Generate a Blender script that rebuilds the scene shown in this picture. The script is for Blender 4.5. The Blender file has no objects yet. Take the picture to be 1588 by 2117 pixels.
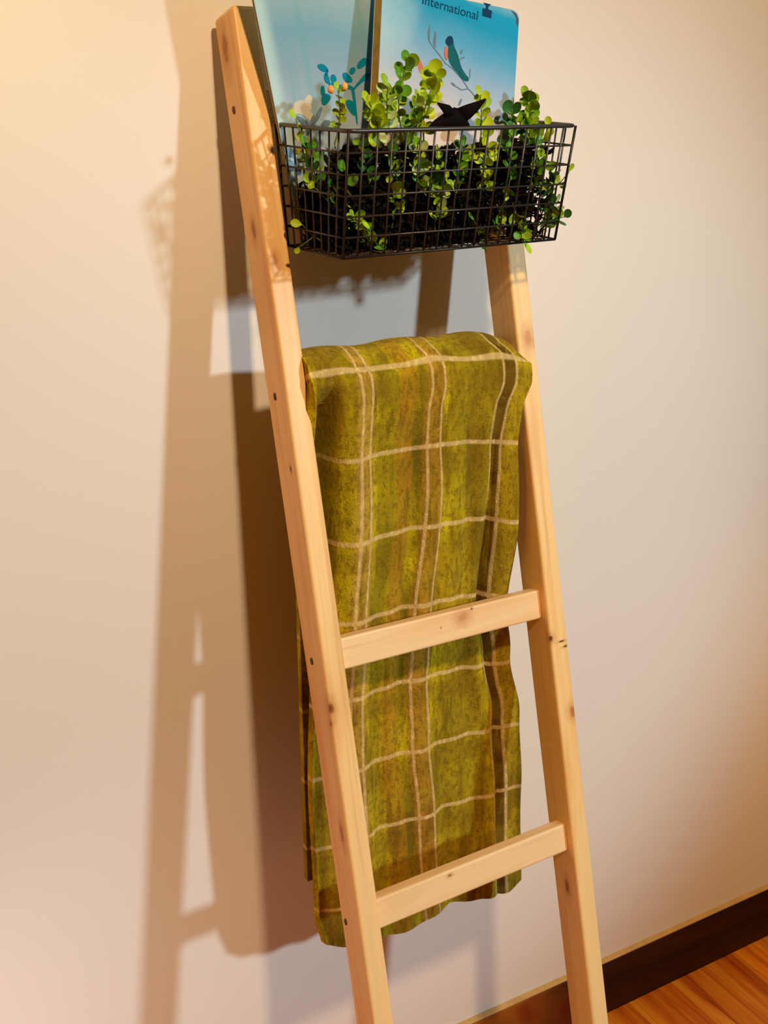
import bpy, bmesh, math, random
from mathutils import Vector, Matrix, noise

scene = bpy.context.scene
COL = scene.collection

# ------------------------------------------------------------------ camera
cam_data = bpy.data.cameras.new('camera')
cam_data.sensor_fit = 'HORIZONTAL'
cam_data.sensor_width = 36.0
cam_data.lens = 2322.87 / 1588.0 * 36.0
cam_data.clip_start = 0.02
cam = bpy.data.objects.new('camera', cam_data)
COL.objects.link(cam)
CR = Vector((0.868671, -0.495325, -0.008009))
CU = Vector((0.165166, 0.27434, 0.947342))
CF = Vector((0.467046, 0.824251, -0.320122))
cam.matrix_world = Matrix(((CR.x, CU.x, -CF.x, -0.568895), (CR.y, CU.y, -CF.y, -1.421882),
                           (CR.z, CU.z, -CF.z, 1.736707), (0, 0, 0, 1)))
scene.camera = cam

# ------------------------------------------------------------------ world, lights, exposure
world = bpy.data.worlds.new('world')
scene.world = world
world.use_nodes = True
world.node_tree.nodes['Background'].inputs[0].default_value = (1.0, 0.55, 0.24, 1)
world.node_tree.nodes['Background'].inputs[1].default_value = 0.018

def add_light(name, kind, loc, target, energy, color, **kw):
    d = bpy.data.lights.new(name, kind)
    d.energy = energy
    d.color = color
    for k, v in kw.items():
        setattr(d, k, v)
    o = bpy.data.objects.new(name, d)
    COL.objects.link(o)
    o.location = loc
    o.rotation_euler = (Vector(target) - Vector(loc)).to_track_quat('-Z', 'Y').to_euler()
    return o

# cool daylight coming through a window far to the right, slightly above
add_light('window_daylight', 'SPOT', (3.0, -5.0, 3.35), (0.17, 0.0, 1.0), 750.0, (0.74, 0.92, 1.0),
          spot_size=math.radians(22), spot_blend=0.75, shadow_soft_size=0.16)
# warm room lamp from the front left
add_light('warm_lamp', 'AREA', (0.04, -2.15, 3.2), (0.0, 0.0, 1.0), 55.0, (1.0, 0.69, 0.38), shape='DISK', size=0.17)
# added orange fill far left, nearly in line with the wall, warming rail sides
add_light('orange_fill', 'AREA', (-2.6, -0.42, 1.25), (0.2, -0.25, 1.1), 12.0, (1.0, 0.34, 0.03), shape='RECTANGLE', size=0.5, size_y=1.3)
# two added spots brightening the wall at the left corners of the view
add_light('corner_fill', 'SPOT', (-0.66, -0.42, 2.32), (-0.43, 0.0, 2.05), 12.0, (1.0, 0.88, 0.50),
          spot_size=math.radians(62), spot_blend=1.0, shadow_soft_size=0.06)
add_light('low_corner_fill', 'SPOT', (-0.95, -0.5, 0.40), (-0.51, 0.0, 0.45), 10.0, (1.0, 0.86, 0.78),
          spot_size=math.radians(66), spot_blend=1.0, shadow_soft_size=0.06)

# added warm fill low right, past the frame, turning the wall orange
add_light('low_right_fill', 'SPOT', (1.75, -0.55, 0.75), (1.30, 0.0, 0.55), 7.0, (1.0, 0.52, 0.12),
          spot_size=math.radians(85), spot_blend=1.0, shadow_soft_size=0.08)

vs = scene.view_settings
vs.view_transform = 'Standard'
vs.look = 'None'
vs.exposure = 0.0
vs.gamma = 1.0
vs.use_curve_mapping = False

# ------------------------------------------------------------------ helpers
def mesh_obj(name, verts, faces, mat, parent=None, smooth=False, uvs=None):
    me = bpy.data.meshes.new(name)
    me.from_pydata([tuple(v) for v in verts], [], faces)
    if uvs:
        lay = me.uv_layers.new(name='UVMap')
        for l in me.loops:
            lay.data[l.index].uv = uvs[l.vertex_index]
    if smooth:
        for p in me.polygons:
            p.use_smooth = True
    me.update()
    if mat:
        me.materials.append(mat)
    o = bpy.data.objects.new(name, me)
    COL.objects.link(o)
    o.parent = parent
    return o

def bm_obj(name, bm, mat, parent=None, smooth=False):
    bmesh.ops.recalc_face_normals(bm, faces=bm.faces[:])
    me = bpy.data.meshes.new(name)
    bm.to_mesh(me)
    bm.free()
    if smooth:
        for p in me.polygons:
            p.use_smooth = True
    if mat:
        me.materials.append(mat)
    o = bpy.data.objects.new(name, me)
    COL.objects.link(o)
    o.parent = parent
    return o

def share_obj(name, me, parent=None):
    o = bpy.data.objects.new(name, me)
    COL.objects.link(o)
    o.parent = parent
    return o

def box_bm(x0, x1, y0, y1, z0, z1, bevel=0.0, seg=2):
    bm = bmesh.new()
    vs_ = [bm.verts.new(c) for c in ((x0, y0, z0), (x1, y0, z0), (x1, y1, z0), (x0, y1, z0),
                                     (x0, y0, z1), (x1, y0, z1), (x1, y1, z1), (x0, y1, z1))]
    for f in ((3, 2, 1, 0), (4, 5, 6, 7), (0, 1, 5, 4), (1, 2, 6, 5), (2, 3, 7, 6), (3, 0, 4, 7)):
        bm.faces.new([vs_[i] for i in f])
    if bevel:
        bmesh.ops.bevel(bm, geom=bm.edges[:], offset=bevel, segments=seg, profile=0.5, affect='EDGES')
    return bm

def tube_bm(bm, pts, r, n=6, closed=False):
    pts = [Vector(p) for p in pts]
    m = len(pts)
    rings = []
    ref = Vector((0.31, 0.17, 0.93))
    for i, p in enumerate(pts):
        a = pts[(i - 1) % m] if (closed or i > 0) else p
        b = pts[(i + 1) % m] if (closed or i < m - 1) else p
        t = (b - a).normalized()
        rf = ref if abs(t.dot(ref)) < 0.95 else Vector((1, 0, 0))
        s = t.cross(rf).normalized()
        q = s.cross(t)
        rr = r[i] if isinstance(r, (list, tuple)) else r
        rings.append([bm.verts.new(p + (s * math.cos(2 * math.pi * k / n) + q * math.sin(2 * math.pi * k / n)) * rr) for k in range(n)])
    for i in range(m if closed else m - 1):
        A, B = rings[i], rings[(i + 1) % m]
        for k in range(n):
            bm.faces.new((A[k], A[(k + 1) % n], B[(k + 1) % n], B[k]))
    if not closed:
        bm.faces.new(rings[0][::-1])
        bm.faces.new(rings[-1])
    return bm

def tag(o, label, cat, group=None):
    o['label'] = label
    o['category'] = cat
    if group:
        o['group'] = group
    return o

def empty(name, loc=(0, 0, 0)):
    o = bpy.data.objects.new(name, None)
    COL.objects.link(o)
    o.location = loc
    o.empty_display_size = 0.05
    return o

# ------------------------------------------------------------------ node helpers
class NT:
    def __init__(self, name, rough=0.6, spec=0.4):
        self.m = bpy.data.materials.new(name)
        self.m.use_nodes = True
        self.t = self.m.node_tree
        self.b = self.t.nodes['Principled BSDF']
        self.b.inputs['Roughness'].default_value = rough
        self.b.inputs['Specular IOR Level'].default_value = spec
    def n(self, typ, **kw):
        nd = self.t.nodes.new(typ)
        for k, v in kw.items():
            setattr(nd, k, v)
        return nd
    def l(self, a, b):
        self.t.links.new(a, b)
    def val(self, sock, v):
        if hasattr(v, 'links'):
            self.l(v, sock)
        else:
            sock.default_value = v
    def math(self, op, a, b=0.0, c=0.0, clamp=False):
        nd = self.n('ShaderNodeMath', operation=op, use_clamp=clamp)
        self.val(nd.inputs[0], a)
        self.val(nd.inputs[1], b)
        if len(nd.inputs) > 2:
            self.val(nd.inputs[2], c)
        return nd.outputs[0]
    def mix(self, f, a, b, blend='MIX'):
        nd = self.n('ShaderNodeMix', data_type='RGBA', blend_type=blend)
        self.val(nd.inputs[0], f)
        self.val(nd.inputs[6], a if hasattr(a, 'links') else (*a, 1))
        self.val(nd.inputs[7], b if hasattr(b, 'links') else (*b, 1))
        return nd.outputs[2]
    def coords(self, which='Object', scale=(1, 1, 1), loc=(0, 0, 0), rot=(0, 0, 0)):
        tc = self.n('ShaderNodeTexCoord')
        mp = self.n('ShaderNodeMapping')
        mp.inputs['Scale'].default_value = scale
        mp.inputs['Location'].default_value = loc
        mp.inputs['Rotation'].default_value = rot
        self.l(tc.outputs[which], mp.inputs[0])
        return mp.outputs[0]
    def noise(self, vec, scale, detail=3.0, rough=0.5, dist=0.0):
        nd = self.n('ShaderNodeTexNoise')
        nd.inputs['Scale'].default_value = scale
        nd.inputs['Detail'].default_value = detail
        nd.inputs['Roughness'].default_value = rough
        nd.inputs['Distortion'].default_value = dist
        if vec is not None:
            self.l(vec, nd.inputs['Vector'])
        return nd.outputs['Fac']
    def ramp(self, f, stops, interp='LINEAR'):
        nd = self.n('ShaderNodeValToRGB')
        nd.color_ramp.interpolation = interp
        e = nd.color_ramp.elements
        while len(e) < len(stops):
            e.new(0.5)
        for i, (p, c) in enumerate(stops):
            e[i].position = p
            e[i].color = (*c, 1)
        self.l(f, nd.inputs[0])
        return nd.outputs[0]
    def smooth(self, x, lo, hi, a=0.0, b=1.0):
        nd = self.n('ShaderNodeMapRange', interpolation_type='SMOOTHSTEP')
        self.val(nd.inputs[0], x)
        nd.inputs[1].default_value = lo
        nd.inputs[2].default_value = hi
        nd.inputs[3].default_value = a
        nd.inputs[4].default_value = b
        return nd.outputs[0]
    def color(self, c):
        self.val(self.b.inputs['Base Color'], c if hasattr(c, 'links') else (*c, 1))
    def bump(self, h, strength=0.3, dist=0.001):
        nd = self.n('ShaderNodeBump')
        nd.inputs['Strength'].default_value = strength
        nd.inputs['Distance'].default_value = dist
        self.l(h, nd.inputs['Height'])
        self.l(nd.outputs[0], self.b.inputs['Normal'])
        return nd

def plain(name, c, rough=0.6, spec=0.4, var=0.0, scale=40.0):
    t = NT(name, rough, spec)
    if var:
        f = t.noise(t.coords('Object'), scale)
        t.color(t.mix(f, [x * (1 - var) for x in c], [min(1, x * (1 + var)) for x in c]))
    else:
        t.color(c)
    return t.m

# ------------------------------------------------------------------ materials
def mat_wall():
    t = NT('wall_paint', 0.55, 0.25)
    v = t.coords('Object')
    big = t.noise(v, 1.3, 2)
    fine = t.noise(v, 160, 2)
    t.color(t.mix(big, (0.80, 0.755, 0.70), (0.84, 0.80, 0.75)))
    t.bump(fine, 0.08, 0.0006)
    return t.m

def mat_wood(name, along, knots=(), light=(0.95, 0.65, 0.29), dark=(0.84, 0.44, 0.12)):
    t = NT(name, 0.42, 0.35)
    s = [22.0, 22.0, 22.0]
    s[along] = 1.3
    v = t.coords('Object', scale=s)
    g1 = t.noise(v, 1.0, 4, 0.55, 0.9)
    s2 = [120.0, 120.0, 120.0]
    s2[along] = 3.0
    g2 = t.noise(t.coords('Object', scale=s2), 1.0, 3, 0.6)
    s3 = [6.0, 6.0, 6.0]
    s3[along] = 2.2
    g3 = t.noise(t.coords('Object', scale=s3), 1.0, 2, 0.5, 0.4)
    c = t.ramp(g1, [(0.30, dark), (0.52, light), (0.72, [x * 0.94 for x in light])])
    c = t.mix(t.smooth(g2, 0.52, 0.75, 0.0, 0.45), c, [x * 0.72 for x in dark])
    c = t.mix(t.smooth(g3, 0.52, 0.72, 0.0, 0.5), c, (0.62, 0.25, 0.055))
    geo = t.n('ShaderNodeTexCoord').outputs['Object']
    wob = t.noise(t.coords('Object'), 90, 2)
    for (k, rad, stretch, kc) in knots:
        sub = t.n('ShaderNodeVectorMath', operation='SUBTRACT')
        t.l(geo, sub.inputs[0])
        sub.inputs[1].default_value = k
        mul = t.n('ShaderNodeVectorMath', operation='MULTIPLY')
        t.l(sub.outputs[0], mul.inputs[0])
        mul.inputs[1].default_value = stretch
        ln = t.n('ShaderNodeVectorMath', operation='LENGTH')
        t.l(mul.outputs[0], ln.inputs[0])
        d = t.math('ADD', ln.outputs['Value'], t.math('MULTIPLY', wob, rad * 0.9))
        c = t.mix(t.smooth(d, rad * 0.6, rad * 2.6, 0.55, 0.0), c, (0.5, 0.19, 0.04))
        c = t.mix(t.smooth(d, rad * 0.75, rad * 1.25, 0.9, 0.0), c, kc)
    t.color(c)
    t.bump(g2, 0.12, 0.0006)
    return t.m

def mat_floor_board(i):
    rnd = random.Random(40 + i)
    t = NT('orange_oak_%d' % i, 0.30, 0.5)
    v = t.coords('Object', scale=(26, 1.6, 26), loc=(rnd.random() * 9, rnd.random() * 9, 0))
    g = t.noise(v, 1.0, 5, 0.6, 1.0)
    k = 0.85 + 0.3 * rnd.random()
    c = t.ramp(g, [(0.28, (0.42 * k, 0.06 * k, 0.003)), (0.45, (0.78 * k, 0.21 * k, 0.012)), (0.6, (0.95 * k, 0.38 * k, 0.03)), (0.8, (0.82 * k, 0.25 * k, 0.015))])
    big = t.noise(t.coords('Object', scale=(5, 3, 5), loc=(i, 0, 0)), 1.0, 2)
    c = t.mix(t.smooth(big, 0.55, 0.7, 0.0, 0.6), c, (0.33, 0.03, 0.004))
    t.color(c)
    t.bump(g, 0.1, 0.0008)
    return t.m

def mat_blanket():
    t = NT('plaid_fleece', 0.95, 0.05)
    t.b.inputs['Sheen Weight'].default_value = 0.10
    t.b.inputs['Sheen Roughness'].default_value = 0.6
    t.b.inputs['Sheen Tint'].default_value = (0.9, 0.75, 0.25, 1)
    tc = t.n('ShaderNodeTexCoord')
    sep = t.n('ShaderNodeSeparateXYZ')
    t.l(tc.outputs['UV'], sep.inputs[0])
    U, V = sep.outputs[0], sep.outputs[1]
    obj = t.coords('Object')
    patch = t.noise(t.coords('Object', scale=(16, 16, 5)), 1.0, 3, 0.55)
    mott = t.noise(t.coords('Object', scale=(150, 150, 90)), 1.0, 4, 0.75)
    streak = t.noise(t.coords('Object', scale=(55, 55, 7)), 1.0, 3, 0.6)
    fuzz = t.noise(obj, 420, 3, 0.7)
    wob = t.noise(t.coords('Object', scale=(9, 9, 9)), 1.0, 2)
    c = t.ramp(patch, [(0.30, (0.16, 0.115, 0.003)), (0.45, (0.34, 0.255, 0.004)), (0.58, (0.62, 0.50, 0.005)), (0.72, (0.44, 0.27, 0.006))])
    Uw = t.math('ADD', U, t.math('MULTIPLY', t.math('SUBTRACT', wob, 0.5), 0.008))
    Vw = t.math('ADD', V, t.math('MULTIPLY', t.math('SUBTRACT', wob, 0.5), 0.05))

    def band(x, c0, hw, soft):
        d = t.math('ABSOLUTE', t.math('SUBTRACT', x, c0))
        return t.smooth(d, hw, hw + soft, 1.0, 0.0)
    # wide brown warp bands, then olive cross shading
    for c0, hw, col, f in ((0.212, 0.03, (0.52, 0.29, 0.05), 0.75), (0.40, 0.03, (0.46, 0.21, 0.012), 0.7), (0.535, 0.035, (0.44, 0.22, 0.02), 0.85),
                           (0.69, 0.035, (0.40, 0.30, 0.010), 0.5), (0.893, 0.020, (0.085, 0.024, 0.004), 0.92), (0.975, 0.03, (0.42, 0.27, 0.012), 0.6),
                           (0.07, 0.05, (0.25, 0.14, 0.012), 0.6), (0.31, 0.03, (0.16, 0.12, 0.006), 0.45), (0.78, 0.04, (0.24, 0.15, 0.008), 0.5)):
        b = t.math('MULTIPLY', band(Uw, c0, hw, 0.02), f)
        c = t.mix(b, c, col)
    fr = t.math('FRACT', Vw)
    c = t.mix(t.math('MULTIPLY', band(fr, 0.24, 0.10, 0.06), 0.35), c, (0.22, 0.13, 0.008))
    c = t.mix(t.math('MULTIPLY', band(fr, 0.72, 0.12, 0.08), 0.22), c, (0.42, 0.33, 0.02))
    # mottled pile
    c = t.mix(t.smooth(streak, 0.50, 0.66, 0.0, 0.6), c, (0.15, 0.085, 0.004))
    c = t.mix(t.smooth(streak, 0.30, 0.42, 0.35, 0.0), c, (0.62, 0.46, 0.02))
    c = t.mix(t.smooth(mott, 0.46, 0.62, 0.0, 0.6), c, (0.15, 0.09, 0.003))
    c = t.mix(t.smooth(fuzz, 0.55, 0.75, 0.0, 0.35), c, (0.66, 0.50, 0.05))
    # thin cream lines
    lines = None
    for c0 in (0.192, 0.236, 0.510, 0.572, 0.862, 0.925):
        b = band(Uw, c0, 0.0030, 0.0050)
        lines = b if lines is None else t.math('MAXIMUM', lines, b)
    Vs = t.math('ABSOLUTE', t.math('SUBTRACT', t.math('FRACT', t.math('ADD', Vw, 0.5)), 0.5))
    h = t.smooth(Vs, 0.016, 0.040, 1.0, 0.0)
    brk = t.smooth(mott, 0.36, 0.50, 1.0, 0.55)
    lf = t.math('MULTIPLY', t.math('MAXIMUM', t.math('MULTIPLY', lines, 0.82), t.math('MULTIPLY', h, 0.9)), brk)
    c = t.mix(lf, c, (0.90, 0.66, 0.30))
    t.color(c)
    hh = t.math('ADD', fuzz, t.math('MULTIPLY', mott, 1.2))
    t.bump(hh, 0.6, 0.003)
    return t.m

M_WALL = mat_wall()
M_CAULK = plain('tan_caulk', (0.62, 0.40, 0.15), 0.7, 0.2, 0.25, 30)
M_FLOORBASE = plain('dark_gap', (0.10, 0.025, 0.006), 0.9, 0.1)
M_METAL = plain('black_wire', (0.028, 0.024, 0.022), 0.34, 0.6)
M_ORN = plain('black_iron', (0.004, 0.002, 0.002), 0.8, 0.08)
M_SCREW = plain('dark_screw', (0.06, 0.018, 0.008), 0.5, 0.4)
M_SHADEFILL = plain('shade_foliage', (0.012, 0.008, 0.004), 0.9, 0.05, 0.5, 60)  # near-black leaf colour carries the deep shade inside the basket
M_STEM = plain('olive_stem', (0.10, 0.14, 0.012), 0.6, 0.3)
M_BUD = plain('orange_bud', (0.85, 0.42, 0.10), 0.6, 0.3)
LEAFC = {
    'lime': (0.37, 0.54, 0.012), 'yellow': (0.47, 0.60, 0.012), 'green': (0.10, 0.30, 0.012), 'mid': (0.26, 0.43, 0.015),
    'pale': (0.46, 0.60, 0.24), 'deep': (0.03, 0.13, 0.02), 'olive': (0.28, 0.26, 0.02)}

def mat_leaf(name, c):
    t = NT('leaf_' + name, 0.5, 0.35)
    f = t.noise(t.coords('Object'), 120, 2)
    t.color(t.mix(f, [x * 0.8 for x in c], [min(1, x * 1.2) for x in c]))
    t.b.inputs['Transmission Weight'].default_value = 0.0
    return t.m
M_LEAF = {k: mat_leaf(k, c) for k, c in LEAFC.items()}

# ------------------------------------------------------------------ the room
wall = bm_obj('wall_back', box_bm(-3.0, 4.0, 0.0, 0.12, -0.02, 2.7), M_WALL)
wall['kind'] = 'structure'

floor = bm_obj('floor', box_bm(-3.0, 4.0, -4.0, 0.0, -0.06, -0.014), M_FLOORBASE)
floor['kind'] = 'structure'
rnd = random.Random(5)
board_mats = [mat_floor_board(i) for i in range(5)]
BW = 0.0762
board_meshes = {}
def board(x, y0, y1, mi):
    L = round(y1 - y0, 3)
    key = (L, mi)
    if key not in board_meshes:
        o = bm_obj('floor_board', box_bm(0.0005, BW - 0.0005, 0, L - 0.001, -0.014, 0.0, 0.0012, 1), board_mats[mi], floor)
        board_meshes[key] = o.data
    else:
        o = share_obj('floor_board', board_meshes[key], floor)
    o.location = (x, y0, 0)
nx = 0
x = -1.4
while x < 2.6:
    a = rnd.choice((0.45, 0.7, 0.95))
    for (y0, y1) in ((-a, 0.0), (-a - 1.1, -a), (-2.6, -a - 1.1)):
        board(x, y0, y1, rnd.randrange(5))
    x += BW

def mat_baseboard():
    t = NT('dark_baseboard', 0.55, 0.2)
    g = t.noise(t.coords('Object', scale=(2.2, 20, 20)), 1.0, 4, 0.6, 0.6)
    c = t.ramp(g, [(0.35, (0.018, 0.005, 0.003)), (0.62, (0.05, 0.013, 0.004)), (0.8, (0.10, 0.025, 0.006))])
    # lighter red-brown stretch towards the left, with a noisy edge
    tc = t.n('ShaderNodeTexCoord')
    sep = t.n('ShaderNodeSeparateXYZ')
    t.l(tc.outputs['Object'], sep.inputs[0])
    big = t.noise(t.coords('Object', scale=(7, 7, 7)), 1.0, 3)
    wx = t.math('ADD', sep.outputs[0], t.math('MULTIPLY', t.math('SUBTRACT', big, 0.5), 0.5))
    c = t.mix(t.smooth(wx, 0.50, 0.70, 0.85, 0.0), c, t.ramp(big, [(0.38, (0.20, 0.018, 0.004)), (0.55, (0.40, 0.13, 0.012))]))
    t.color(c)
    return t.m
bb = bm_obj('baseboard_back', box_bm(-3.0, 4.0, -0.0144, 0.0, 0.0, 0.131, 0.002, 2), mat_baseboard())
bb['kind'] = 'structure'
ck = bm_obj('top_edge', box_bm(-3.0, 4.0, -0.0125, 0.0, 0.1305, 0.1345, 0.001, 1), M_CAULK, bb)
ck['label'] = 'thin tan strip along the top of the dark baseboard'

# ------------------------------------------------------------------ ladder
LO = Vector((-0.004551, -0.011375, 1.870099))
LU = Vector((0.999619, 0.027036, 0.005599))
LV = Vector((0.011429, -0.220594, -0.975299))
LN = Vector((0.025133, -0.974991, 0.220819))
VB = 1.917
WS, WF, LW = 0.0565, 0.0311, 0.3968
def lad(u, v, n):
    return LO + LU * u + LV * v + LN * n
ladder = empty('blanket_ladder')
bpos = LO + LV * VB
ladder.matrix_world = Matrix(((LU.x, -LN.x, -LV.x, bpos.x), (LU.y, -LN.y, -LV.y, bpos.y), (LU.z, -LN.z, -LV.z, bpos.z), (0, 0, 0, 1)))
tag(ladder, 'orange pine blanket ladder leaning against the wall', 'ladder')
def lc(u, v, n):
    return (u, -n, VB - v)
KB = (0.10, 0.022, 0.006)
wood_l = mat_wood('pine_left_rail', 2, [
    (lc(0.002, 0.873, WS), 0.0075, (1, 1, 0.6), (0.24, 0.06, 0.02)), (lc(0.001, 0.895, WS - 0.004), 0.004, (1, 1, 0.8), (0.3, 0.08, 0.02)),
    (lc(0.0, 0.26, 0.03), 0.008, (1, 1, 0.5), (0.42, 0.15, 0.03)), (lc(0.01, 0.30, WS), 0.006, (1, 1, 0.5), (0.55, 0.22, 0.05)),
    (lc(0.0, 1.05, 0.04), 0.006, (1, 1, 0.3), (0.5, 0.17, 0.03)), (lc(0.0, 0.04, 0.02), 0.012, (1, 1, 0.4), (0.40, 0.14, 0.03)),
    (lc(0.0, 0.56, 0.04), 0.003, (1, 1, 0.5), KB)])
wood_r = mat_wood('pine_right_rail', 2, [
    (lc(LW - WF, 0.868, WS), 0.0070, (1, 1, 0.9), KB), (lc(LW - 0.012, 0.876, WS), 0.0028, (0.35, 1, 1.6), KB),
    (lc(LW - 0.006, 0.885, WS), 0.0026, (0.4, 1, 1.3), KB), (lc(LW - 0.012, 0.435, WS), 0.008, (0.8, 1, 0.5), (0.62, 0.27, 0.07)),
    (lc(LW - WF, 1.26, 0.03), 0.007, (1, 1, 0.35), (0.34, 0.10, 0.02)), (lc(LW - 0.006, 0.985, WS), 0.006, (0.8, 1, 0.5), (0.5, 0.18, 0.04))])
wood_g = mat_wood('pine_rung', 0, [
    (lc(0.245, 0.797, WS - 0.0133), 0.0028, (1, 1, 1), KB), (lc(0.191, 0.812, WS - 0.0133), 0.0014, (1, 1, 1), KB),
    (lc(0.228, 0.806, WS - 0.0133), 0.006, (0.5, 1, 0.6), (0.62, 0.30, 0.10)), (lc(0.155, 1.163, WS - 0.0133), 0.003, (0.6, 1, 1), (0.4, 0.13, 0.04))],
    light=(0.93, 0.65, 0.34), dark=(0.82, 0.47, 0.19))

def rail(u0, mat):
    bm = box_bm(u0, u0 + WF, -WS, 0.0, 0.0, VB, 0.0)
    for vtx in bm.verts:
        if vtx.co.z < 0.5:       # feet cut level with the floor
            w = bpos + LU * vtx.co.x - LN * vtx.co.y
            vtx.co.z = (0.0005 - w.z) / (-LV.z)
    bmesh.ops.bevel(bm, geom=[e for e in bm.edges if abs(e.verts[0].co.z - e.verts[1].co.z) > 0.5], offset=0.004, segments=3, profile=0.5, affect='EDGES')
    top = [e for e in bm.edges if e.verts[0].co.z > VB - 0.01 and e.verts[1].co.z > VB - 0.01]
    bmesh.ops.bevel(bm, geom=top, offset=0.005, segments=2, profile=0.5, affect='EDGES')
    return bm_obj('rail', bm, mat, ladder)
rail_l = rail(0.0, wood_l)
rail_r = rail(LW - WF, wood_r)
RH, RT, RREC = 0.0428, 0.0226, 0.0133
for k, vc in enumerate((0.114, 0.462, 0.8142, 1.1769, 1.535)):
    L = LW - 2 * WF
    bm = box_bm(-L / 2, L / 2, -RT / 2, RT / 2, -RH / 2, RH / 2, 0.003, 3)
    if k == 2:
        bmesh.ops.rotate(bm, verts=bm.verts[:], cent=(0, 0, 0), matrix=Matrix.Rotation(0.018, 3, 'Y'))
    bmesh.ops.translate(bm, verts=bm.verts[:], vec=(LW / 2, -(WS - RREC - RT / 2), VB - vc))
    bm_obj('rung', bm, wood_g, ladder)
for (v, n) in ((0.1138, 0.0215), (0.467, 0.024), (0.8154, 0.0226), (1.1855, 0.0135)):
    bm = bmesh.new()
    bmesh.ops.create_cone(bm, cap_ends=True, segments=12, radius1=0.0036, radius2=0.003, depth=0.0016,
                          matrix=Matrix.Translation(lc(-0.0004, v, n)) @ Matrix.Rotation(-math.pi / 2, 4, 'Y') @ Matrix.Diagonal((1.5, 1, 1, 1)))
    s = bm_obj('screw', bm, M_SCREW, rail_l)
    s['label'] = 'dark screw head sunk in the rail side'

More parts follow.
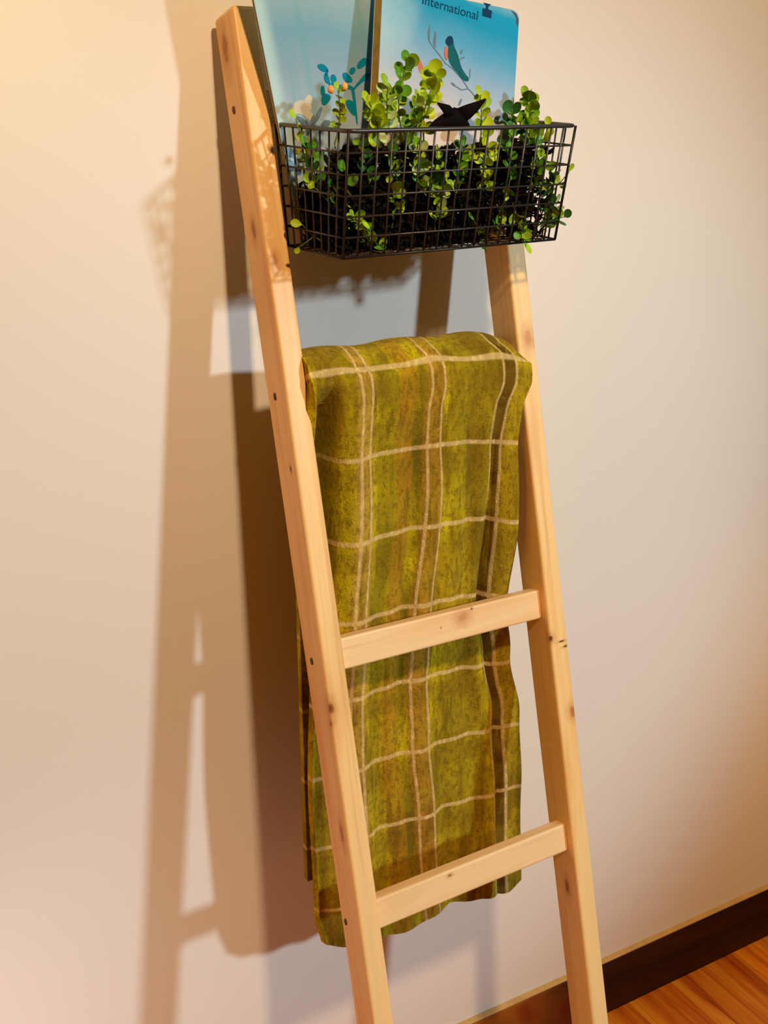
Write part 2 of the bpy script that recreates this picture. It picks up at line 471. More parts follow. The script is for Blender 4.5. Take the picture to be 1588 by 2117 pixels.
# ------------------------------------------------------------------ blanket draped over the second rung
def interp(tbl, x):
    if x <= tbl[0][0]:
        return tbl[0][1]
    for (a, fa), (b, fb) in zip(tbl, tbl[1:]):
        if x <= b:
            k = (x - a) / (b - a)
            k = k * k * (3 - 2 * k)
            return fa + (fb - fa) * k
    return tbl[-1][1]
RIGHT = [(0.53, 0.412), (0.754, 0.402), (0.889, 0.39), (1.0, 0.364), (1.086, 0.350), (1.21, 0.359), (1.32, 0.3615), (1.385, 0.365), (1.425, 0.381), (1.6, 0.382)]
LEFT = [(0.55, 0.042), (0.62, 0.030), (0.85, 0.026), (1.1, 0.036), (1.48, 0.036)]
def blanket_mesh():
    # path in (depth, height); depth measured back from the ladder rung centre line, s counted from the fold line at z 1.4495
    yc = -0.1345
    path = []
    for i in range(20):
        path.append((0.030, 0.66 + (1.445 - 0.66) * i / 20, 'b'))
    for i in range(13):
        a = math.pi * i / 12
        path.append((0.030 * math.cos(a) - 0.003 * (i / 12), 1.449 + 0.0195 * math.sin(a), 't'))
    z = 1.440
    while z > 0.5601:
        path.append((-0.0335, z, 'f'))
        z -= 0.0115
    path.append((-0.0335, 0.558, 'f'))
    d = [0.0]
    for a, b in zip(path, path[1:]):
        d.append(d[-1] + math.hypot(b[0] - a[0], b[1] - a[1]))
    i0 = min(range(len(path)), key=lambda i: abs(path[i][1] - 1.4495) + (0 if path[i][2] != 'b' and path[i][0] < 0 else 9))
    NC = 150
    verts, faces, uvs = [], [], []
    for j, (dy, z, kind) in enumerate(path):
        for i in range(NC + 1):
            c = i / NC
            front = kind == 'f'
            zz = z
            drop = max(0.0, 1.449 - z)
            fr = min(1.0, drop / 0.25)
            if kind == 'b':
                u0, u1 = 0.04, 0.361
            else:
                u0, u1 = interp(LEFT, z), interp(RIGHT, z)
            if kind == 't':
                q = min(1.0, max(0.0, ((j - 20) / 12 - 0.72) / 0.28))
                u1 = 0.361 + (u1 - 0.361) * q * q * (3 - 2 * q)
            u = u0 + (u1 - u0) * c
            if front:
                u -= math.sin(math.pi * c) * (0.017 * min(1.0, max(0.0, drop - 0.36) / 0.2) - 0.011 * math.exp(-((z - 1.27) / 0.11) ** 2))
                u += 0.004 * math.sin(9 * z + 5 * c) * math.sin(math.pi * c)
            base = lad(u, 0.44, 0.032)
            y = base.y + dy
            if front:
                y -= 0.010 * math.exp(-((z - 1.405) / 0.05) ** 2)
                y += 0.006 * min(1.0, drop / 0.12)
                # soft hanging folds
                w = 0.0045 * fr * math.sin(2 * math.pi * (3.1 * c + 0.12 * math.sin(4 * z)) + 0.6)
                w += 0.0030 * fr * math.sin(2 * math.pi * 6.3 * c + 2.2 * z)
                up = math.exp(-((z - 1.27) / 0.19) ** 2) * min(1.0, drop / 0.05)
                w += 0.068 * up / ((1 + math.exp(-(c - 0.022) / 0.008)) * (1 + math.exp(-(0.112 - c) / 0.006)))          # deep valley beside the left rail
                w -= 0.012 * up * math.exp(-((c - 0.17) / 0.05) ** 2)
                pin = math.exp(-((z - 1.12) / 0.13) ** 2)
                w += 0.026 * pin * math.exp(-((c - 0.87) / 0.035) ** 2)          # pinched valley above the rung, right
                w -= 0.010 * pin * math.exp(-((c - 0.97) / 0.04) ** 2)
                w -= 0.018 * math.exp(-((z - 1.25) / 0.11) ** 2) * max(0.0, (c - 0.90) / 0.10) ** 0.7
                low = 1.0 if z < 0.95 else max(0.0, (1.1 - z) / 0.15)
                w += 0.012 * low * math.exp(-((c - 0.885) / 0.03) ** 2)
                w += 0.004 * noise.noise((u * 14, z * 6, 0.3)) * fr
                y += w
                zz -= 0.016 * max(0.0, (c - 0.5) / 0.5) ** 1.5
                if z < 0.70:
                    k = (0.70 - z) / 0.14
                    zz += 0.008 * k * math.sin(11 * c + 0.6) + 0.016 * k * max(0.0, 1 - c / 0.12) 
                    if c > 0.93:
                        zz += 0.016 * k * ((c - 0.93) / 0.07) ** 2
            elif kind == 't':
                a = (j - 20) / 12
                zz += 0.0018 * math.sin(17 * c) + 0.003 * noise.noise((u * 20, a, 2.0))
                zz -= 0.016 * max(0.0, (c - 0.5) / 0.5) ** 1.5 * a
                zz -= 0.005 * math.exp(-((c - 1.0) / 0.05) ** 2)
            else:
                y += 0.004 * math.sin(8 * c + 3 * z) * min(1, drop / 0.2)
            zz += (base.z - lad(0.2, 0.44, 0.032).z)
            verts.append((u + LO.x + 0.0, y, zz))
            uvs.append((c, (d[j] - d[i0]) / 0.1160))
    for j in range(len(path) - 1):
        for i in range(NC):
            a = j * (NC + 1) + i
            faces.append((a, a + 1, a + NC + 2, a + NC + 1))
    o = mesh_obj('blanket', verts, faces, mat_blanket(), None, True, uvs)
    sol = o.modifiers.new('thickness', 'SOLIDIFY')
    sol.thickness = 0.013
    sol.offset = 0.0
    bev = o.modifiers.new('soft_edge', 'BEVEL')
    bev.width = 0.005
    bev.segments = 3
    bev.limit_method = 'ANGLE'
    bev.angle_limit = math.radians(60)
    return o
blanket = blanket_mesh()
tag(blanket, 'mustard and olive plaid fleece blanket with cream lines hanging over the ladder rung', 'blanket')

# ------------------------------------------------------------------ wire basket
def euler_m(rx, ry, rz):
    return Matrix.Rotation(rz, 3, 'Z') @ Matrix.Rotation(ry, 3, 'Y') @ Matrix.Rotation(rx, 3, 'X')
BM = euler_m(0.0604, -0.0137, 0.0527)
BO = lad(0.0342, 0.1397, 0.0607)
BWD, BDP, BHT, BIX, BIY, BTX = 0.3548, 0.1558, 0.1435, 0.0005, 0.0197, 0.0099
basket = empty('wire_basket')
basket.matrix_world = Matrix.Translation(BO) @ BM.to_4x4()
tag(basket, 'black wire grid basket hooked on the top ladder rung', 'basket')
WR = 0.00125
def corner(kx, ky, t):
    """t = 0 at the rim, 1 at the bottom; kx, ky in 0..1"""
    x0 = BTX * ky + BIX * t + 0.004 * t
    x1 = BWD - BTX * ky - BIX * t - 0.004 * t
    return Vector((x0 + (x1 - x0) * kx, -(BIY * t) - (BDP - 2 * BIY * t) * ky, -BHT * t))
def rounded_loop(t, rad, n=4):
    cs = [corner(0, 0, t), corner(1, 0, t), corner(1, 1, t), corner(0, 1, t)]
    out = []
    for i in range(4):
        p, a, b = cs[i], cs[i - 1], cs[(i + 1) % 4]
        da, db = (a - p).normalized() * rad, (b - p).normalized() * rad
        for k in range(n + 1):
            s = k / n
            out.append((p + da) * (1 - s) ** 2 + p * 2 * s * (1 - s) + (p + db) * s * s)
    return out
rim = bm_obj('rim', tube_bm(bmesh.new(), rounded_loop(0.0, 0.012), 0.0026, 8, True), M_METAL, basket, True)
def panel(name, f, nu, nv):
    """f(a, b): a across, b down; the frame is the panel, the grid wires are its pieces"""
    bm = bmesh.new()
    tube_bm(bm, [f(0.0, 1.0), f(1.0, 1.0)], 0.0017, 6)
    tube_bm(bm, [f(0.0, 0.0), f(0.0, 1.0)], 0.0017, 6)
    tube_bm(bm, [f(1.0, 0.0), f(1.0, 1.0)], 0.0017, 6)
    pn = bm_obj(name, bm, M_METAL, basket, True)
    for i in range(1, nu):
        a = i / nu
        bm_obj('wire', tube_bm(bmesh.new(), [f(a, 0.0), f(a, 1.0)], WR, 6), M_METAL, pn, True)
    for i in range(1, nv):
        b = i / nv
        bm_obj('wire', tube_bm(bmesh.new(), [f(0.0, b), f(1.0, b)], WR, 6), M_METAL, pn, True)
    return pn
panel('front_panel', lambda a, b: corner(a, 1, b), 17, 6)
panel('back_panel', lambda a, b: corner(a, 0, b), 17, 6)
panel('side_panel', lambda a, b: corner(0, a, b), 8, 6)
panel('side_panel', lambda a, b: corner(1, a, b), 8, 6)
panel('bottom_panel', lambda a, b: corner(a, b, 1.0), 17, 7)
IM = basket.matrix_world.inverted()
for u in (0.09, 0.315):
    pts = [lad(u, 0.150, 0.0600), lad(u, 0.110, 0.0475), lad(u, 0.0905, 0.0445), lad(u, 0.0885, 0.040), lad(u, 0.0885, 0.024), lad(u, 0.092, 0.0185), lad(u, 0.106, 0.0175)]
    bm_obj('hook', tube_bm(bmesh.new(), [IM @ p for p in pts], 0.0024, 8), M_METAL, basket, True)

# ------------------------------------------------------------------ books
def decal(name, pts, mat, parent, y, th=0.0003):
    bm = bmesh.new()
    f = bm.faces.new([bm.verts.new((px, y, pz)) for px, pz in pts])
    r = bmesh.ops.extrude_face_region(bm, geom=[f])
    bmesh.ops.translate(bm, verts=[g for g in r['geom'] if isinstance(g, bmesh.types.BMVert)], vec=(0, -th, 0))
    bmesh.ops.triangulate(bm, faces=bm.faces[:])
    return bm_obj(name, bm, mat, parent)
def ellipse(cx, cz, a, b, ang, n=12, pinch=0.0):
    out = []
    for i in range(n):
        t = 2 * math.pi * i / n
        x_, z_ = a * math.cos(t), b * math.sin(t) * (1 - pinch * abs(math.cos(t)) ** 2)
        out.append((cx + x_ * math.cos(ang) - z_ * math.sin(ang), cz + x_ * math.sin(ang) + z_ * math.cos(ang)))
    return out
def chaikin(pts, it=2):
    for _ in range(it):
        out = []
        for (ax_, az_), (bx_, bz_) in zip(pts, pts[1:] + pts[:1]):
            out += [(ax_ * .75 + bx_ * .25, az_ * .75 + bz_ * .25), (ax_ * .25 + bx_ * .75, az_ * .25 + bz_ * .75)]
        pts = out
    return pts
def stroke(pts, w):
    L, R = [], []
    for i, p in enumerate(pts):
        a = Vector(pts[max(0, i - 1)])
        b = Vector(pts[min(len(pts) - 1, i + 1)])
        t = (b - a).normalized()
        q = Vector((-t.y, t.x)) * (w / 2)
        L.append((p[0] + q.x, p[1] + q.y))
        R.append((p[0] - q.x, p[1] - q.y))
    return L + R[::-1]

def mat_cover_bird():
    t = NT('bird_cover', 0.6, 0.15)
    tc = t.n('ShaderNodeTexCoord')
    sep = t.n('ShaderNodeSeparateXYZ')
    t.l(tc.outputs['Object'], sep.inputs[0])
    nz = t.noise(t.coords('Object', scale=(18, 18, 18)), 1.0, 3)
    d = t.math('ADD', sep.outputs[2], t.math('MULTIPLY', sep.outputs[0], 0.20))
    d = t.math('ADD', d, t.math('MULTIPLY', t.math('SUBTRACT', nz, 0.5), 0.03))
    f = t.math('MULTIPLY', d, 1 / 0.32, clamp=True)
    c = t.ramp(f, [(0.42, (0.66, 0.58, 0.54)), (0.54, (0.50, 0.52, 0.62)), (0.66, (0.27, 0.44, 0.66)), (0.76, (0.10, 0.38, 0.64)),
                   (0.87, (0.0, 0.31, 0.58)), (0.94, (0.0, 0.33, 0.62)), (1.0, (0.20, 0.48, 0.66))])
    left = t.smooth(t.math('ADD', sep.outputs[0], t.math('MULTIPLY', t.math('SUBTRACT', nz, 0.5), 0.05)), 0.0, 0.06, 0.55, 0.0)
    band = t.math('MULTIPLY', left, t.smooth(sep.outputs[2], 0.17, 0.24, 0.3, 1.0))  # pale glare at the upper left, put into the cover colour
    c = t.mix(band, c, (0.50, 0.78, 0.86))
    t.color(c)
    return t.m
def mat_cover_left():
    t = NT('botanical_cover', 0.6, 0.15)
    tc = t.n('ShaderNodeTexCoord')
    sep = t.n('ShaderNodeSeparateXYZ')
    t.l(tc.outputs['Object'], sep.inputs[0])
    X, Z = sep.outputs[0], sep.outputs[2]
    nz = t.noise(t.coords('Object', scale=(30, 30, 6)), 1.0, 3)
    d = t.math('ADD', Z, t.math('MULTIPLY', X, 0.22))
    f = t.math('MULTIPLY', t.math('ADD', d, t.math('MULTIPLY', t.math('SUBTRACT', nz, 0.5), 0.03)), 1 / 0.34, clamp=True)
    c = t.ramp(f, [(0.40, (0.36, 0.48, 0.60)), (0.58, (0.24, 0.40, 0.54)), (0.70, (0.18, 0.40, 0.55)), (0.82, (0.30, 0.49, 0.60)), (0.90, (0.52, 0.57, 0.56)), (1.0, (0.66, 0.60, 0.48))])
    c = t.mix(t.smooth(X, 0.004, 0.022, 0.75, 0.0), c, (0.52, 0.78, 0.84))
    st = t.noise(t.coords('Object', scale=(60, 60, 3)), 1.0, 2)
    c = t.mix(t.smooth(st, 0.55, 0.7, 0.0, 0.35), c, (0.12, 0.42, 0.50))
    t.color(c)
    return t.m
M_PAGES = plain('page_edges', (0.72, 0.46, 0.08), 0.8, 0.2, 0.35, 70)
M_PAGES_TAN = plain('tan_page_edges', (0.52, 0.30, 0.13), 0.8, 0.2, 0.3, 70)
M_INK = plain('navy_ink', (0.004, 0.045, 0.12), 0.7, 0.1)
M_TEAL = plain('teal_ink', (0.0, 0.22, 0.36), 0.7, 0.1, 0.15, 90)
M_TEALD = plain('deep_teal_ink', (0.005, 0.115, 0.15), 0.7, 0.1, 0.2, 90)
M_GREYINK = plain('grey_ink', (0.14, 0.22, 0.30), 0.7, 0.1)
M_CORAL = plain('coral_ink', (0.62, 0.16, 0.12), 0.7, 0.1)
M_PINK = plain('pink_ink', (0.70, 0.50, 0.48), 0.7, 0.1)
M_CREAM = plain('cream_ink', (0.62, 0.58, 0.48), 0.7, 0.1, 0.1, 90)

def book_body(name, w, h, th, mat_c, mat_p, parent, rad):
    """cover leaf in front, page block behind it"""
    def rr(x0, x1, z0, z1, r, n=4):
        out = [(x0, z0), (x1, z0)]
        for k in range(n + 1):
            a = math.pi / 2 * k / n
            out.append((x1 - r + r * math.cos(a), z1 - r + r * math.sin(a)))
        for k in range(n + 1):
            a = math.pi / 2 + math.pi / 2 * k / n
            out.append((x0 + 0.002 + 0.002 * math.cos(a), z1 - 0.002 + 0.002 * math.sin(a)))
        return out
    def slab(nm, pts, y0, y1, m):
        bm = bmesh.new()
        f = bm.faces.new([bm.verts.new((px, y0, pz)) for px, pz in pts])
        r = bmesh.ops.extrude_face_region(bm, geom=[f])
        bmesh.ops.translate(bm, verts=[g for g in r['geom'] if isinstance(g, bmesh.types.BMVert)], vec=(0, y1 - y0, 0))
        return bm_obj(nm, bm, m, parent)
    slab('front_cover', rr(0, w, 0, h, rad), -0.0012, 0.0, mat_c)
    slab('page_block', rr(0.0008, w - 0.001, 0.001, h - 0.001, rad), 0.0001, th - 0.0013, mat_p)
    slab('back_cover', rr(0, w, 0, h, rad), th - 0.0012, th, mat_c)

# right: bird magazine
RBM = euler_m(-0.1569, 0.1327, -0.1022)
bird_book = empty('bird_magazine')
bird_book.matrix_world = Matrix.Translation(Vector((0.1252, -0.1718, 1.6325))) @ RBM.to_4x4()
tag(bird_book, 'blue magazine with a teal bird on the cover standing in the basket', 'magazine')
book_body('bird_magazine', 0.1918, 0.28, 0.0225, mat_cover_bird(), M_PAGES, bird_book, 0.011)
Y0 = -0.0013
# title: text turned into a mesh
fc = bpy.data.curves.new('title_text', 'FONT')
fc.body = 'International'
fc.size = 0.0165
fc.extrude = 0.0002
fc.space_character = 1.0
fo = bpy.data.objects.new('title_text_source', fc)
COL.objects.link(fo)
dg = bpy.context.evaluated_depsgraph_get()
tm = bpy.data.meshes.new_from_object(fo.evaluated_get(dg))
bpy.data.objects.remove(fo)
bpy.data.curves.remove(fc)
xs = [v.co.x for v in tm.vertices]
tw = max(xs) - min(xs)
sc = 0.078 / tw
tm.transform(Matrix.Translation((0.0525, Y0, 0.2655)) @ Matrix.Rotation(math.radians(4.5), 4, 'Y') @ Matrix.Rotation(math.pi / 2, 4, 'X') @ Matrix.Scale(sc, 4))
tm.materials.clear()
tm.materials.append(M_INK)
share_obj('printed_title', tm, bird_book)['label'] = 'dark blue printed title International'
em = decal('printed_emblem', [(x_ + 0.0035, z_ + 0.0010) for x_, z_ in [(0.1345, 0.2645), (0.1475, 0.2635), (0.148, 0.2725), (0.1425, 0.2735), (0.1425, 0.2765), (0.1465, 0.2800), (0.1345, 0.2805), (0.1390, 0.2770), (0.1390, 0.2735), (0.1345, 0.2735)]], M_INK, bird_book, Y0)
em['label'] = 'small dark blue square emblem with a tuft beside the title'
bird = decal('printed_bird', chaikin([(0.0905, 0.2321), (0.0876, 0.2273), (0.0891, 0.2237), (0.0924, 0.2221), (0.0928, 0.2156), (0.0926, 0.209), (0.0963, 0.2008), (0.1066, 0.1924), (0.1136, 0.1852), (0.1202, 0.1834), (0.1241, 0.1845), (0.1242, 0.1884), (0.119, 0.192), (0.1127, 0.1988), (0.1088, 0.2082), (0.1065, 0.2144), (0.1015, 0.2213), (0.0995, 0.2276), (0.0989, 0.2313), (0.0943, 0.2333)]), M_TEALD, bird_book, Y0)
bird['label'] = 'printed teal bird with a dark head'
decal('bird_head', ellipse(0.0938, 0.2285, 0.0060, 0.0048, 1.2), M_INK, bird, Y0 - 0.0003)
decal('bird_breast', chaikin([(0.0886, 0.2215), (0.0871, 0.2147), (0.0882, 0.2072), (0.0922, 0.2045), (0.0925, 0.2101), (0.0912, 0.2208)]), M_CORAL, bird, Y0 - 0.0003)
branch = decal('printed_branch', stroke([(0.0641, 0.2349), (0.0651, 0.2243), (0.0722, 0.2167), (0.0816, 0.2089), (0.0899, 0.2009), (0.1005, 0.1959), (0.1142, 0.1858), (0.1241, 0.175), (0.1296, 0.1714), (0.140, 0.162)], 0.0014), M_GREYINK, bird_book, Y0)
branch['label'] = 'thin grey printed branch'
for pts in ([(0.0748, 0.2171), (0.0737, 0.2289), (0.0729, 0.2364)], [(0.0660, 0.224), (0.0650, 0.2349), (0.0655, 0.243)], [(0.1003, 0.1788), (0.1057, 0.1757), (0.1144, 0.1725), (0.1234, 0.1749)], [(0.1251, 0.1996), (0.1252, 0.1885)],
            [(0.1089, 0.2071), (0.1126, 0.2109), (0.1164, 0.2121)], [(0.1113, 0.2196), (0.1122, 0.2164)], [(0.1123, 0.1545), (0.1151, 0.1615)]):
    decal('twig', stroke(pts, 0.0014), M_GREYINK, branch, Y0)
for (cx, cz, a, b, g) in ((0.0650, 0.2335, 0.0055, 0.0014, 1.5), (0.0736, 0.2270, 0.0085, 0.0018, 1.5), (0.1115, 0.2180, 0.0030, 0.0013, 1.3), (0.1025, 0.1775, 0.0035, 0.0014, -0.5), (0.1135, 0.1575, 0.005, 0.0014, 1.2)):
    decal('printed_leaf', ellipse(cx, cz, a, b, g), M_GREYINK, branch, Y0 - 0.0002)
fl = decal('printed_flower', ellipse(0.0570, 0.1890, 0.0105, 0.0036, math.radians(-66)), M_CORAL, bird_book, Y0)
fl['label'] = 'printed coral red flower'
decal('printed_petal', ellipse(0.0535, 0.1975, 0.004, 0.0024, math.radians(-50)), M_CORAL, fl, Y0 - 0.0002)
p2 = decal('printed_flower', ellipse(0.0095, 0.1500, 0.0085, 0.0045, 1.2), M_PINK, bird_book, Y0)
p2['label'] = 'printed pale pink flower'
decal('printed_petal', ellipse(0.0115, 0.1390, 0.006, 0.0035, 0.5), M_PINK, p2, Y0 - 0.0002)
wc = decal('cover_corner', [(0.1795, 0.2788), (0.1868, 0.2766), (0.1908, 0.2690), (0.1905, 0.2610), (0.1885, 0.2640), (0.1870, 0.2720)], plain('worn_corner', (0.09, 0.045, 0.05), 0.6, 0.3), bird_book, Y0)
wc['label'] = 'dark worn rounded cover corner'

# left: botanical booklet leaning on the ladder behind it
bo = Vector((0.0521, -0.1160, 1.6217))
bu = Vector((-0.1663, 0.0361, 0.9854)).normalized()
bx = Vector((0.9848, 0.0567, 0.1641)).normalized()
bn = bx.cross(bu).normalized()          # towards the room
bx = bu.cross(bn).normalized()
leaf_book = empty('botanical_booklet')
BTH = 0.0045
leaf_book.matrix_world = Matrix(((bx.x, -bn.x, bu.x, bo.x), (bx.y, -bn.y, bu.y, bo.y), (bx.z, -bn.z, bu.z, bo.z), (0, 0, 0, 1)))
tag(leaf_book, 'pale blue booklet with teal leaves on its cover leaning behind the bird magazine', 'booklet')
book_body('botanical_booklet', 0.185, 0.305, BTH, mat_cover_left(), M_PAGES_TAN, leaf_book, 0.003)
def turned(pts):
    return [(x_ - 0.001, z_ - 0.001 - 0.06 * x_) for x_, z_ in pts]
pl = decal('printed_plant', turned(chaikin([(0.0783, 0.1694), (0.0926, 0.165), (0.1088, 0.1634), (0.1140, 0.1600), (0.1156, 0.1585), (0.1118, 0.115), (0.1093, 0.115), (0.1110, 0.1570), (0.1078, 0.1582), (0.0915, 0.1598), (0.081, 0.164)])), M_TEAL, leaf_book, Y0)
pl['label'] = 'printed teal leafy plant'
for pts in ([(0.0677, 0.19), (0.0766, 0.1913), (0.0838, 0.1835), (0.0805, 0.1796), (0.0713, 0.1835)],
            [(0.0805, 0.1840), (0.0838, 0.1835), (0.0800, 0.1760), (0.0765, 0.1770)],
            [(0.0753, 0.179), (0.0800, 0.180), (0.0830, 0.1713), (0.0810, 0.1658), (0.0747, 0.1698)],
            [(0.0840, 0.176), (0.0900, 0.178), (0.093, 0.1713), (0.0880, 0.1640), (0.0840, 0.1690)],
            [(0.1007, 0.1767), (0.1069, 0.1788), (0.1154, 0.1701), (0.113, 0.1651), (0.1032, 0.1671)],
            [(0.1141, 0.1828), (0.1219, 0.1832), (0.1206, 0.177), (0.1149, 0.1744), (0.1116, 0.1768)],
            [(0.1235, 0.1852), (0.1356, 0.1936), (0.1452, 0.1896), (0.1361, 0.183), (0.125, 0.1798)],
            [(0.1236, 0.1662), (0.1329, 0.1738), (0.1423, 0.1751), (0.1398, 0.1689), (0.1285, 0.1647), (0.1183, 0.1593), (0.1137, 0.1556), (0.1131, 0.1588)],
            [(0.0661, 0.1529), (0.0709, 0.1577), (0.0814, 0.1535), (0.0762, 0.1467), (0.069, 0.1427), (0.0651, 0.1447)],
            [(0.099, 0.1465), (0.1091, 0.1454), (0.1139, 0.1375), (0.111, 0.1261), (0.1055, 0.1278), (0.0998, 0.1379)],
            [(0.0673, 0.1643), (0.0728, 0.1668), (0.0731, 0.1564), (0.0664, 0.1539)]):
    decal('printed_leaf', turned(chaikin(pts)), M_TEAL, pl, Y0 - 0.0002)
cf = decal('printed_flower', turned(chaikin([(0.0246, 0.1489), (0.0352, 0.1529), (0.0492, 0.1494), (0.0514, 0.1419), (0.0386, 0.1339), (0.0272, 0.1383)])), M_CREAM, leaf_book, Y0)
cf['label'] = 'printed cream flower'
for (cx, cz, a, b, g) in ((0.047, 0.150, 0.008, 0.005, 0.9), (0.028, 0.142, 0.007, 0.005, 0.2), (0.044, 0.134, 0.008, 0.005, -0.7)):
    decal('printed_petal', turned(ellipse(cx, cz, a, b, g)), M_CREAM, cf, Y0 - 0.0002)
for (cx, cz, a, b, g) in ((0.0345, 0.128, 0.010, 0.003, 2.4), (0.047, 0.125, 0.010, 0.003, 1.1), (0.0575, 0.133, 0.011, 0.003, 0.9), (0.041, 0.124, 0.006, 0.003, 2.0), (0.066, 0.122, 0.007, 0.004, 0.2)):
    decal('printed_leaf', turned(ellipse(cx, cz, a, b, g, 12, 0.3)), M_GREYINK, cf, Y0 - 0.0004)

# ------------------------------------------------------------------ artificial greenery
def leaf_mesh(name, mat, wide):
    """round cupped leaf, stalk at the origin, blade along +Z, about 1 unit long"""
    v = [(0, 0, 0.0), (0, -0.05, 0.10)]
    out = [(0.16, 0.16), (0.36, 0.34), (0.45, 0.56), (0.38, 0.80), (0.20, 0.96), (0, 1.0), (-0.20, 0.96), (-0.38, 0.80), (-0.45, 0.56), (-0.36, 0.34), (-0.16, 0.16)]
    verts = [(0, 0.0, 0.0), (0, -0.10, 0.55)]
    for (x_, z_) in out:
        r = abs(x_)
        verts.append((x_ * wide, 0.35 * r * r + 0.10 * (z_ - 0.5) ** 2, z_))
    faces = []
    n = len(out)
    for i in range(n - 1):
        faces.append((1, 2 + i + 1, 2 + i))
    faces.append((1, 2, 0))
    faces.append((1, 0, 2 + n - 1))
    me = bpy.data.meshes.new(name)
    me.from_pydata(verts, [], faces)
    me.materials.append(mat)
    for p in me.polygons:
        p.use_smooth = True
    me.update()
    return me
LEAF = {k: [leaf_mesh('leaf', m, 1.0), leaf_mesh('leaf', m, 0.8)] for k, m in M_LEAF.items()}

def sprig(label, tip, base, n, size, pal, seed, group=None, spread=0.9, buds=0):
    r = random.Random(seed)
    tip, base = Vector(tip), Vector(base)
    root = empty('leafy_sprig', base)
    tag(root, label, 'sprig', group)
    ax = tip - base
    L = ax.length
    side = ax.cross(Vector((0, 1, 0))).normalized()
    fwd = side.cross(ax).normalized()
    bend = side * r.uniform(-0.12, 0.12) * L
    def at(s):
        return ax * s + bend * math.sin(math.pi * s)
    bm = bmesh.new()
    tube_bm(bm, [at(k / 5) for k in range(6)], [0.0012 - 0.0007 * k / 5 for k in range(6)], 5)
    bm_obj('stem', bm, M_STEM, root)
    for i in range(n):
        s = 1.0 if i == 0 else 1.0 - 0.72 * (i / max(1, n - 1)) * r.uniform(0.85, 1.1)
        s = max(0.15, min(1.0, s))
        p = at(s)
        a = i * 2.4 + r.uniform(-0.4, 0.4)
        out = side * math.cos(a) + fwd * (-abs(math.sin(a)) if r.random() < 0.75 else abs(math.sin(a)))
        up = ax.normalized() * r.uniform(0.25, 1.0) if i else ax.normalized() * 2
        z = (out * spread + up).normalized()
        # leaf faces roughly towards the room with scatter
        nrm = Vector((r.uniform(-0.9, 0.5), -1.0, r.uniform(-0.2, 0.9)))
        x_ = z.cross(nrm * -1).normalized()
        y_ = z.cross(x_).normalized()
        sz = size * r.uniform(0.95, 1.5)
        me = LEAF[r.choice(pal)][r.randrange(2)]
        o = share_obj('leaf', me, root)
        o.matrix_local = Matrix(((x_.x * sz, y_.x * sz, z.x * sz, p.x), (x_.y * sz, y_.y * sz, z.y * sz, p.y), (x_.z * sz, y_.z * sz, z.z * sz, p.z), (0, 0, 0, 1)))
    for k in range(buds):
        bm = bmesh.new()
        bmesh.ops.create_icosphere(bm, subdivisions=2, radius=0.0042, matrix=Matrix.Translation(at(1.0) + side * (0.010 if k else -0.008) + Vector((0, -0.002, 0.004 - 0.004 * k))) @ Matrix.Diagonal((1, 1, 1.2, 1)))
        b = bm_obj('bud', bm, M_BUD, root, True)
        b['label'] = 'small orange bud'
    return root

